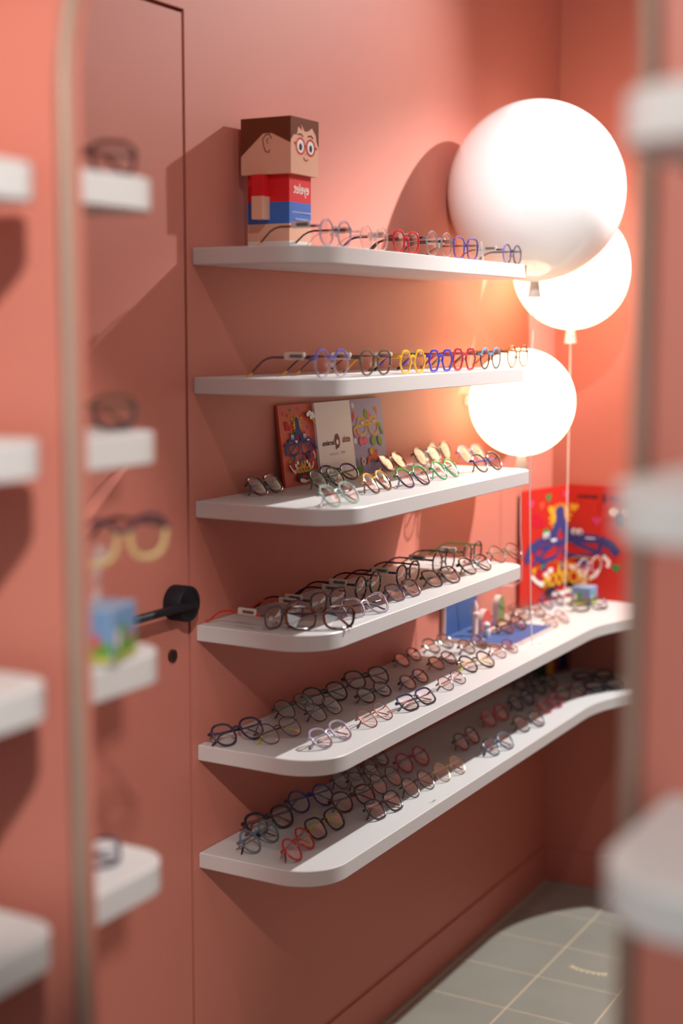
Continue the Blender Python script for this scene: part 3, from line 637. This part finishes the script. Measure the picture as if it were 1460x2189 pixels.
POS = {'1a':(0,0.115,-0.247,0,0.98),'1b':(0,0.269,-0.247,0,0.94),'1c':(0,0.408,-0.247,0,0.94),'1d':(0,0.565,-0.247,0,1.04),'1e':(0,0.702,-0.247,0,1.04),'1f':(0,0.778,-0.247,0,0.94),'1g':(0,0.979,-0.247,0,0.95),'2a':(1,0.081,-0.258,0,1.04),'2b':(1,0.257,-0.258,0,1.04),'2c':(1,0.420,-0.258,0,0.94),'2d':(1,0.555,-0.258,0,0.94),'2e':(1,0.677,-0.258,0,0.97),'2f':(1,0.823,-0.258,0,0.94),'2g':(1,0.986,-0.258,0,1.04),'3a':(2,0.180,-0.062,5,1.01),'3b':(2,0.330,-0.121,-1,1.01),'3c':(2,0.469,-0.068,-9,1.02),'3d':(2,0.088,-0.288,-1,1.02),'3e':(2,0.325,-0.243,7,1.00),'3f':(2,0.454,-0.260,-2,1.01),'3g':(2,0.757,-0.054,2,1.00),'3h':(2,0.643,-0.246,2,1.00),'3i':(2,0.916,-0.065,-2,1.00),'3j':(2,1.066,-0.014,1,1.00),'3k':(2,0.838,-0.260,-5,1.01),'3l':(2,1.041,-0.128,-4,1.00),'4a':(3,0.096,-0.140,-4,1.02),'4b':(3,0.267,-0.141,-4,1.02),'4c':(3,0.442,-0.139,2,1.01),'4d':(3,0.640,-0.134,2,1.00),'4e':(3,0.829,-0.134,0,1.00),'4f':(3,0.999,-0.131,3,1.00),'4g':(3,0.077,-0.236,-55,1.06),'4h':(3,0.251,-0.253,-14,1.03),'4i':(3,0.457,-0.236,-3,1.01),'4j':(3,0.650,-0.236,-10,1.01),'4k':(3,0.846,-0.232,-7,1.01),'4l':(3,1.038,-0.227,-13,1.01),'5a':(4,0.119,-0.024,-16,1.04),'5b':(4,0.115,-0.135,-7,1.03),'5c':(4,0.294,-0.063,-5,1.02),'5d':(4,0.451,-0.039,-15,1.03),'5e':(4,0.310,-0.128,1,1.01),'5f':(4,0.141,-0.241,-4,1.02),'5g':(4,0.625,-0.047,-21,1.03),'5h':(4,0.492,-0.150,-3,1.01),'5i':(4,0.321,-0.245,0,1.01),'5j':(4,0.478,-0.262,-7,1.01),'5k':(4,0.647,-0.172,2,1.00),'5l':(4,0.848,-0.053,2,1.00),'5m':(4,0.683,-0.250,1,1.00),'5n':(4,0.856,-0.145,0,1.00),'5o':(4,1.027,-0.048,-5,1.00),'5p':(4,0.863,-0.234,-12,1.01),'5q':(4,1.047,-0.142,-3,1.00),'5r':(4,1.044,-0.228,-3,1.00),'5s':(4,1.276,-0.152,-8,1.00),'5t':(4,1.501,-0.036,-6,1.00),'5u':(4,1.598,-0.024,-9,1.00),'5v':(4,1.507,-0.108,-16,1.01),'5w':(4,1.715,-0.067,-7,1.00),'5x':(4,1.476,-0.206,-6,1.00),'5y':(4,1.705,-0.209,-31,1.02),'6a':(5,0.226,-0.030,-16,1.03),'6b':(5,0.383,-0.041,-17,1.03),'6c':(5,0.100,-0.093,1,1.02),'6d':(5,0.096,-0.195,10,1.00),'6e':(5,0.223,-0.179,-3,1.02),'6f':(5,0.392,-0.151,-15,1.03),'6g':(5,0.558,-0.038,3,1.00),'6h':(5,0.545,-0.097,-2,1.01),'6i':(5,0.390,-0.230,-5,1.01),'6j':(5,0.546,-0.152,-1,1.01),'6k':(5,0.559,-0.228,-3,1.01),'6l':(5,0.715,-0.135,-7,1.01),'6m':(5,0.694,-0.040,5,1.00),'6n':(5,0.697,-0.240,-5,1.01),'6o':(5,0.952,-0.169,1,1.00),'6p':(5,1.187,-0.144,-4,1.00),'6q':(5,0.944,-0.258,-7,1.01),'6r':(5,1.371,-0.144,-5,1.00),'6s':(5,1.176,-0.244,-12,1.01),'6t':(5,1.569,-0.134,-9,1.00),'6u':(5,1.383,-0.222,-4,1.00),'6v':(5,1.543,-0.220,-21,1.01),'6w':(5,1.650,-0.019,-14,1.01),'6x':(5,1.751,-0.212,-40,1.02),'6y':(5,1.656,-0.282,-36,1.02)}
# id: shape, thickness, pose, frame, upper rim, temple, tip, label, extras
O_, F_ = 'open', 'fold'
SPEC = {
'1a': ('round', 'm', O_, 'lilac', None, 'brown', 'yellow', 'round clear lilac glasses with brown temples, standing beside the paper box figure', dict(tagged=1)),
'1b': ('round', 'm', O_, 'crystal', None, 'crystal', None, 'round clear crystal glasses between the lilac and the red pair, top shelf', dict(tagged=1)),
'1c': ('panto', 'k', O_, 'red', None, 'brown', None, 'round red glasses, the only red pair standing on the top shelf', dict(tagged=1)),
'1d': ('round', 'm', O_, 'greyclear', None, 'dkgrey', None, 'round smoky grey see-through glasses right of the red pair, top shelf', dict(tagged=1)),
'1e': ('square', 'm', O_, 'purple', None, 'brown', None, 'purple see-through squarish glasses right of the smoky grey pair, top shelf', dict(tagged=1)),
'1f': ('round', 'm', F_, 'clear', None, 'clear', None, 'colourless clear glasses half hidden behind the purple pair, top shelf', dict(tilt=8)),
'1g': ('round', 'm', O_, 'violet', None, 'navy', None, 'violet-blue glasses with navy temples at the far end of the top shelf', dict(tagged=1)),
'2a': ('round', 'm', O_, 'lilac', 'blue', 'brown', 'amber', 'round glasses with blue upper rims and yellow-tipped temples, leftmost on the second shelf', dict(tagged=1)),
'2b': ('panto', 'm', O_, 'olive', None, 'umber', 'amber', 'olive-brown glasses between the round blue and the yellow pair, second shelf', dict(tagged=1)),
'2c': ('geo', 'k', O_, 'yellow', None, 'amber', 'navy', 'yellow angular glasses with notched tops on the second shelf', dict(tagged=1)),
'2d': ('geo', 'k', O_, 'royal', None, 'royal', 'black', 'royal blue angular glasses next to the yellow pair, second shelf', dict(tagged=1)),
'2e': ('geo', 'k', O_, 'raspberry', None, 'raspberry', None, 'raspberry red angular glasses next to the royal blue pair, second shelf', {}),
'2f': ('round', 'm', O_, 'navy', 'sky', 'black', 'yellow', 'dark glasses with sky blue upper rims, second shelf near the glowing lamp', {}),
'2g': ('hex', 'm', O_, 'honey', None, 'honey', None, 'honey brown faceted glasses at the far end of the second shelf, before the lamp', {}),
'3a': ('rect', 'm', F_, 'burgundy', None, 'navy', None, 'dark burgundy rectangular glasses alone left of the red picture card', dict(tilt=48)),
'3b': ('panto', 'm', F_, 'green', None, 'greygreen', None, 'dark green glasses right behind the mint pair on the third shelf', dict(tilt=46)),
'3c': ('oval', 'm', F_, 'tort', 'indigo', 'tort', None, 'tortoiseshell glasses with indigo upper rims, in front of the white card', dict(tilt=46)),
'3d': ('panto', 'm', F_, 'mint', None, 'brown', None, 'pale mint see-through glasses at the front corner of the third shelf', dict(tilt=48)),
'3e': ('panto', 'm', F_, 'tort', 'amber', 'tort', None, 'tortoiseshell glasses with yellow upper rims at the front of the third shelf', dict(tilt=46)),
'3f': ('panto', 'm', F_, 'navy', 'grassgreen', 'navy', None, 'navy glasses with grass green upper rims at the front of the third shelf', dict(tilt=46)),
'3g': ('panto', 'm', F_, 'rust', None, 'rust', 'brown', 'rust orange glasses right of the purple picture card', dict(tilt=48)),
'3h': ('panto', 'm', F_, 'teal', 'grassgreen', 'teal', None, 'bright green and teal glasses at the front of the third shelf', dict(tilt=46)),
'3i': ('panto', 'm', F_, 'greygreen', None, 'greygreen', None, 'grey-green glasses behind the bright green pair on the third shelf', dict(tilt=40)),
'3j': ('panto', 'm', F_, 'umber', None, 'umber', None, 'brown glasses propped at the wall behind the grey-green pair, third shelf', dict(tilt=30)),
'3k': ('panto', 'm', F_, 'plum', 'black', 'royal', 'black', 'purple-black glasses at the far front end of the third shelf', dict(tilt=42)),
'3l': ('panto', 'm', F_, 'lilac', None, 'plum', None, 'pale lilac glasses behind the purple-black pair, third shelf far end', dict(tilt=42)),
'4a': ('rect', 'm', O_, 'greyviolet', None, 'orange', 'orange', 'grey-violet glasses with orange-red temples, nearest the left end of the fourth shelf', dict(tagged=2, prints=1)),
'4b': ('rect', 'm', O_, 'greyviolet', None, 'plum', 'wine', 'grey-violet glasses with dark red temples, second standing pair on the fourth shelf', dict(tagged=2, prints=1)),
'4c': ('round', 'm', O_, 'black', None, 'burgundy', None, 'round black glasses with a barcode tag, third standing pair on the fourth shelf', dict(tagged=1, prints=1)),
'4d': ('panto', 'm', O_, 'plum', None, 'plum', 'rust', 'dark purple glasses, fourth standing pair on the fourth shelf', dict(tagged=1, prints=1)),
'4e': ('round', 'm', O_, 'umber', None, 'umber', 'leaf', 'brown round glasses with green temple ends, fifth standing pair on the fourth shelf', dict(tagged=1, prints=1)),
'4f': ('panto', 'm', O_, 'black', None, 'leaf', 'leaf', 'black glasses with green temples, farthest standing pair on the fourth shelf', dict(tagged=1)),
'4g': ('rect', 'm', F_, 'tort', None, 'plum', 'wine', 'large dark tortoiseshell glasses facing out at the front corner of the fourth shelf', dict(tilt=18)),
'4h': ('cateye', 'm', F_, 'silver', None, 'darkblue', None, 'shiny silver-violet cat-eye glasses at the front of the fourth shelf', dict(tilt=42)),
'4i': ('rect', 'm', F_, 'greyviolet', None, 'plum', None, 'purple-grey folded glasses right of the silver cat-eye pair, fourth shelf', dict(tilt=46)),
'4j': ('square', 'm', F_, 'dkgrey', None, 'black', None, 'dark grey squarish folded glasses in the middle front of the fourth shelf', dict(tilt=50)),
'4k': ('panto', 'm', F_, 'black', None, 'black', None, 'black folded glasses, second from the far end of the fourth shelf front', dict(tilt=48)),
'4l': ('round', 't', F_, 'black', None, 'leaf', 'black', 'thin black wire glasses with green temples at the far end of the fourth shelf', dict(tilt=44)),
'5a': ('panto', 'm', F_, 'plum', None, 'navy', None, 'purple-black glasses by the wall at the left end of the upper long shelf', dict(tilt=30)),
'5b': ('panto', 't', F_, 'umber', 'plum', 'umber', 'lime', 'thin brown glasses with lime temple ends near the left end, upper long shelf', dict(tilt=38)),
'5c': ('panto', 't', F_, 'black', None, 'teal', 'black', 'thin black glasses with teal temples by the wall, upper long shelf', dict(tilt=38)),
'5d': ('panto', 'm', F_, 'black', None, 'black', None, 'black glasses by the wall right of the teal-templed pair, upper long shelf', dict(tilt=36)),
'5e': ('square', 't', F_, 'black', None, 'darkblue', None, 'thin black squarish glasses with blue temples, middle row of the upper long shelf', dict(tilt=42)),
'5f': ('panto', 'm', F_, 'silver', 'lilac', 'lilac', 'plum', 'pale silver-lilac glasses at the front corner of the upper long shelf', dict(tilt=44)),
'5g': ('panto', 'm', F_, 'black', None, 'wine', 'wine', 'black glasses with red temples against the wall, upper long shelf', dict(tilt=34)),
'5h': ('oval', 'm', F_, 'dkgrey', None, 'dkgrey', None, 'dark grey oval glasses in the middle row of the upper long shelf', dict(tilt=46)),
'5i': ('panto', 't', F_, 'copper', None, 'copper', 'black', 'thin copper brown glasses at the front edge, right of the silver-lilac pair', dict(tilt=44)),
'5j': ('rect', 'm', F_, 'black', 'darkblue', 'darkblue', 'black', 'blue-black rectangular glasses at the front edge of the upper long shelf', dict(tilt=42)),
'5k': ('oval', 'm', F_, 'black', None, 'indigo', 'black', 'black oval glasses with indigo hinges in the middle of the upper long shelf', dict(tilt=44)),
'5l': ('oval', 'm', F_, 'dkgrey', None, 'green', 'green', 'dark glasses with green temple ends near the wall, upper long shelf', dict(tilt=42)),
'5m': ('oval', 't', F_, 'burgundy', None, 'red', 'black', 'thin dark glasses with red hinges at the front edge, upper long shelf', dict(tilt=44)),
'5n': ('oval', 'm', F_, 'umber', None, 'umber', None, 'small brown oval glasses in the middle row, left of the blue pop-up display', dict(tilt=48)),
'5o': ('panto', 'm', F_, 'dkgrey', None, 'teal', 'dkgrey', 'dark glasses with teal hinges at the wall, just left of the pop-up display', dict(tilt=44)),
'5p': ('round', 'm', F_, 'black', None, 'yellow', 'lime', 'round black glasses with yellow hinges at the front edge, upper long shelf', dict(tilt=44)),
'5q': ('panto', 'm', F_, 'umber', None, 'umber', 'black', 'brown glasses in front of the left corner of the pop-up display', dict(tilt=46)),
'5r': ('panto', 't', F_, 'burgundy', None, 'red', 'wine', 'thin dark red glasses in front of the pop-up display, right of the brown pair', dict(tilt=46)),
'5s': ('panto', 'k', F_, 'tort', None, 'tort', None, 'thick tortoiseshell glasses resting on the base of the blue pop-up display', dict(tilt=44)),
'5t': ('panto', 't', F_, 'copper', None, 'copper', None, 'copper glasses just right of the pop-up display, nearest the wall', dict(tilt=36)),
'5u': ('panto', 't', F_, 'umber', None, 'umber', None, 'thin brown glasses by the wall in front of the red poster edge', dict(tilt=36)),
'5v': ('panto', 'm', F_, 'umber', None, 'rust', None, 'brown glasses with rust temples in front of the thin brown pair, below the poster', dict(tilt=42)),
'5w': ('round', 'm', F_, 'darkblue', None, 'darkblue', None, 'round dark blue glasses at the foot of the red poster', dict(tilt=22)),
'5x': ('round', 't', F_, 'copper', None, 'copper', None, 'copper wire glasses at the front where the long shelf bends', dict(tilt=38)),
'5y': ('rect', 'm', F_, 'dkgrey', None, 'dkgrey', None, 'dark rectangular glasses in front of the sky and grass box stand', dict(tilt=40)),
'6a': ('panto', 'k', F_, 'black', None, 'wine', None, 'chunky black glasses with red temples at the left end of the lowest shelf', dict(tilt=28)),
'6b': ('round', 'm', F_, 'indigo', None, 'indigo', 'black', 'round indigo blue glasses by the wall on the lowest shelf', dict(tilt=34)),
'6c': ('round', 'm', F_, 'greyblue', None, 'greyblue', 'black', 'pale grey-blue see-through glasses at the left end of the lowest shelf', dict(tilt=40)),
'6d': ('round', 'm', F_, 'red', None, 'red', 'wine', 'round bright red glasses near the front corner of the lowest shelf', dict(tilt=42)),
'6e': ('square', 'm', F_, 'black', None, 'lime', None, 'black squarish glasses with lime yellow temples on the lowest shelf', dict(tilt=34)),
'6f': ('panto', 'm', F_, 'burgundy', None, 'wine', None, 'burgundy glasses right of the lime-templed pair on the lowest shelf', dict(tilt=34)),
'6g': ('panto', 't', F_, 'dkgrey', None, 'black', None, 'dark thin glasses tucked under the upper long shelf, right of the indigo pair', dict(tilt=36)),
'6h': ('panto', 't', F_, 'gunmetal', None, 'gunmetal', None, 'grey metal glasses behind the burgundy pair on the lowest shelf', dict(tilt=36)),
'6i': ('square', 'm', F_, 'dkgrey', None, 'black', None, 'dark grey glasses at the front edge of the lowest shelf, nearest the corner', dict(tilt=40)),
'6j': ('round', 't', F_, 'plum', None, 'plum', None, 'thin purple wire glasses in the middle of the lowest shelf', dict(tilt=34)),
'6k': ('round', 't', F_, 'black', None, 'black', None, 'thin black wire glasses at the front edge of the lowest shelf', dict(tilt=38)),
'6l': ('round', 'm', F_, 'magenta', None, 'magenta', None, 'round magenta glasses in the middle of the lowest shelf', dict(tilt=34)),
'6m': ('oval', 'm', F_, 'wine', None, 'black', None, 'wine red glasses half hidden under the upper long shelf', dict(tilt=36)),
'6n': ('round', 't', F_, 'gold', None, 'gold', 'wine', 'thin pale gold wire glasses at the front edge of the lowest shelf', dict(tilt=38)),
'6o': ('panto', 'm', F_, 'wine', 'umber', 'wine', None, 'brown-red glasses in the shade, left of the large red pair, lowest shelf', dict(tilt=36)),
'6p': ('panto', 'k', F_, 'red', None, 'red', None, 'large red glasses in the shaded back of the lowest shelf', dict(tilt=34)),
'6q': ('panto', 'm', F_, 'greyblue', None, 'darkblue', None, 'blue-grey glasses at the lit front edge, below the large red pair', dict(tilt=40)),
'6r': ('panto', 'k', F_, 'navy', None, 'navy', None, 'navy glasses right behind the large red pair, lowest shelf', dict(tilt=36)),
'6s': ('panto', 'm', F_, 'greygreen', None, 'dkgrey', None, 'grey-green glasses at the lit front edge, right of the blue-grey pair', dict(tilt=40)),
'6t': ('panto', 'k', F_, 'black', None, 'black', None, 'thick black glasses in the shaded back corner of the lowest shelf', dict(tilt=36)),
'6u': ('panto', 'm', F_, 'magenta', None, 'magenta', None, 'magenta-red glasses at the front where the lowest shelf bends', dict(tilt=40)),
'6v': ('panto', 'm', F_, 'wine', None, 'black', None, 'dark red glasses right of the magenta-red pair where the lowest shelf bends', dict(tilt=40)),
'6w': ('panto', 'm', F_, 'dkgrey', None, 'dkgrey', None, 'dark glasses by the wall under the upper long shelf, left of the yellow-striped card', dict(tilt=34)),
'6x': ('rect', 'k', F_, 'black', None, 'black', None, 'black glasses lying in the dark by the right trim, behind another black pair', dict(tilt=60)),
'6y': ('rect', 'k', F_, 'navy', 'black', 'black', None, 'black glasses at the front edge of the lowest shelf, nearest the right trim', dict(tilt=60)),
}
GRP = ['eyeglasses standing on the top shelf', 'eyeglasses standing on the second shelf', 'eyeglasses on the third shelf', 'eyeglasses on the fourth shelf', 'eyeglasses on the upper long shelf', 'eyeglasses on the lowest long shelf']
for k_, v_ in POS.items():
    if SPEC[k_][2] == F_ and SPEC[k_][8].get('tilt', 42) < 55:
        q_ = SPEC[k_][8].get('tilt', 42); SPEC[k_][8]['tilt'] = (q_, q_, q_-9, max(12, q_-4), q_*.5+28, q_*.5+24)[v_[0]]
for k_, (s_i, x_, y_, yw_, sc_) in list(POS.items()):
    if s_i < 2: continue
    shp, th_, pose_ = SPEC[k_][:3]; tl = math.radians(SPEC[k_][8].get('tilt', 42))
    need = (.146 if pose_ == 'open' else .051*sin(tl)+.017*cos(tl))*sc_+.066*sc_*abs(sin(math.radians(yw_)))*(1 if pose_ == 'fold' else .4)+.005
    if y_ > -need: POS[k_] = (s_i, x_-(-y_ < need)*(need+y_)*1.3, -need, yw_, sc_)
POS['1f'] = (0, .822, -.237, 24, .88); POS['1g'] = (0, .967, -.247, 0, .90)
for k_, dx_ in (('5x', -.014), ('5t', -.022), ('5u', .016), ('6c', -.010)):
    q_ = POS[k_]; POS[k_] = (q_[0], q_[1]+dx_, q_[2]-.012*(k_ == '6c'))+tuple(q_[3:])
q_ = POS['5w']; POS['5w'] = (q_[0], q_[1]-.012, -.098)+tuple(q_[3:])
for k, (s, x, y, yaw, sc) in POS.items():
    shape, th, pose, col, top, tem, tip, label, ex = SPEC[k]
    z = TOPS[s]+(.0117 if k == '5s' else 0)
    spectacles(x, y, z, yaw, sc, shape, th, pose, col, top, tem, tip, label, GRP[s], pads=(s < 4), **ex)
NG = 'blurred eyeglasses beside the left trim'
spectacles(-.930, -.506, FAR[0], -28, 1.0, 'rect', 'k', F_, 'brown', None, 'brown', None, 'blurred dark brown glasses on the topmost shelf right of the left trim', NG, tilt=6, pads=False)
spectacles(-.930, -.503, FAR[1], -24, 1.0, 'rect', 'k', F_, 'dkgrey', 'umber', 'umber', None, 'blurred dark glasses on the second shelf right of the left trim', NG, tilt=8, pads=False)
spectacles(-.968, -.500, FAR[3], -30, 1.0, 'rect', 'm', F_, 'navy', None, 'navy', None, 'blurred navy glasses on the shelf below the door handle', NG, tilt=50, pads=False)
spectacles(-.945, -.562, FAR[2]+.118, -12, 1.1, 'panto', 'k', O_, 'cream', 'plum', 'umber', 'cream', 'blurred cream and dark glasses perched above the blue and green box stand', NG, pads=False)
spectacles(1.790, -.166, Z5+.092, -14, 1.0, 'round', 'm', O_, 'clear', None, 'amber', 'amber', 'clear round glasses worn by the sky and grass box stand', 'eyeglasses on the box stands', pads=False)

# ------------------------------------------------------------------ light and camera
def spot(name, loc, aim, power, size, blend, radius, col):
    d = bpy.data.lights.new(name, 'SPOT'); d.energy = power; d.spot_size = math.radians(size); d.spot_blend = blend; d.shadow_soft_size = radius; d.color = col
    o = bpy.data.objects.new(name, d); C.objects.link(o); o.location = loc
    o.rotation_euler = (Vector(aim)-Vector(loc)).to_track_quat('-Z', 'Y').to_euler(); return o
def area(name, loc, aim, power, sx, sy, col):
    d = bpy.data.lights.new(name, 'AREA'); d.shape = 'RECTANGLE'; d.size = sx; d.size_y = sy; d.energy = power; d.color = col
    o = bpy.data.objects.new(name, d); C.objects.link(o); o.location = loc
    o.rotation_euler = (Vector(aim)-Vector(loc)).to_track_quat('-Z', 'Y').to_euler(); return o
spot('track_spot_wall', (1.75, -1.12, 2.95), (.40, 0, 2.08), 95, 54, .9, .022, (1, .96, .92))
spot('track_spot_shelves', (1.75, -1.12, 2.95), (.9, -.3, .5), 350, 80, .6, .022, (1, .99, .98))
spot('track_spot_second', (-.9, -1.0, 2.85), (.55, -.1, 1.2), 19, 96, .6, .03, (1, .95, .90))
spot('globe_fill_spot', (-.75, -1.15, 2.9), (1.2, -.21, 2.13), 190, 19, .9, .03, (.96, .98, 1))  # added narrow spot that brightens the largest globe from the upper left
spot('track_spot_left', (-2.25, -1.75, 2.8), (-1.1, -.27, 1.5), 240, 31, .4, .04, (1, .95, .9))
spot('track_spot_right', (-2.2, -.85, 2.8), (-1.1, -1.42, 1.25), 95, 50, .6, .04, (1, .95, .9))
area('overhead_fill', (.4, -1.5, 3.05), (.4, -1.5, 0), 8.5, 1.8, .9, (.90, .96, 1))  # added soft fill from above for the ambient level, no fixture there
area('camera_side_fill', (-3.2, -2.0, 1.7), (-1.1, -1.5, 1.6), 10, 1.0, 1.4, (.90, .96, 1))  # added soft fill from the camera side, no window there
w = bpy.data.worlds.new('World'); bpy.context.scene.world = w; w.use_nodes = True
bg = w.node_tree.nodes['Background']; bg.inputs['Color'].default_value = (.95, .93, .95, 1); bg.inputs['Strength'].default_value = .07

cam = bpy.data.cameras.new('camera'); co = bpy.data.objects.new('camera', cam); C.objects.link(co)
cam.sensor_fit = 'AUTO'; cam.sensor_width = 36; cam.lens = 3119.13/2189*36
r_ = Vector((.490967, -.871176, .001788)); u_ = Vector((.107817, .062801, .992185)); d_ = Vector((.864448, .486934, -.124757))
d_.normalize(); r_ = (r_-d_*r_.dot(d_)).normalized(); u_ = r_.cross(d_)
co.matrix_world = Matrix(((r_.x, u_.x, -d_.x, -2.3081), (r_.y, u_.y, -d_.y, -1.6258), (r_.z, u_.z, -d_.z, 1.7314), (0, 0, 0, 1)))
cam.clip_start = .05
cam.dof.use_dof = True; cam.dof.focus_distance = 3.12; cam.dof.aperture_fstop = 1.45; cam.dof.aperture_blades = 0
sc = bpy.context.scene; sc.camera = co
sc.view_settings.view_transform = 'Standard'; sc.view_settings.look = 'None'; sc.view_settings.gamma = 1; sc.view_settings.exposure = -.07
sc.view_settings.use_curve_mapping = False
sc.cycles.use_denoising = True; sc.cycles.max_bounces = 10; sc.cycles.transparent_max_bounces = 24; sc.cycles.sample_clamp_indirect = 4; sc.cycles.caustics_reflective = False; sc.cycles.caustics_refractive = False
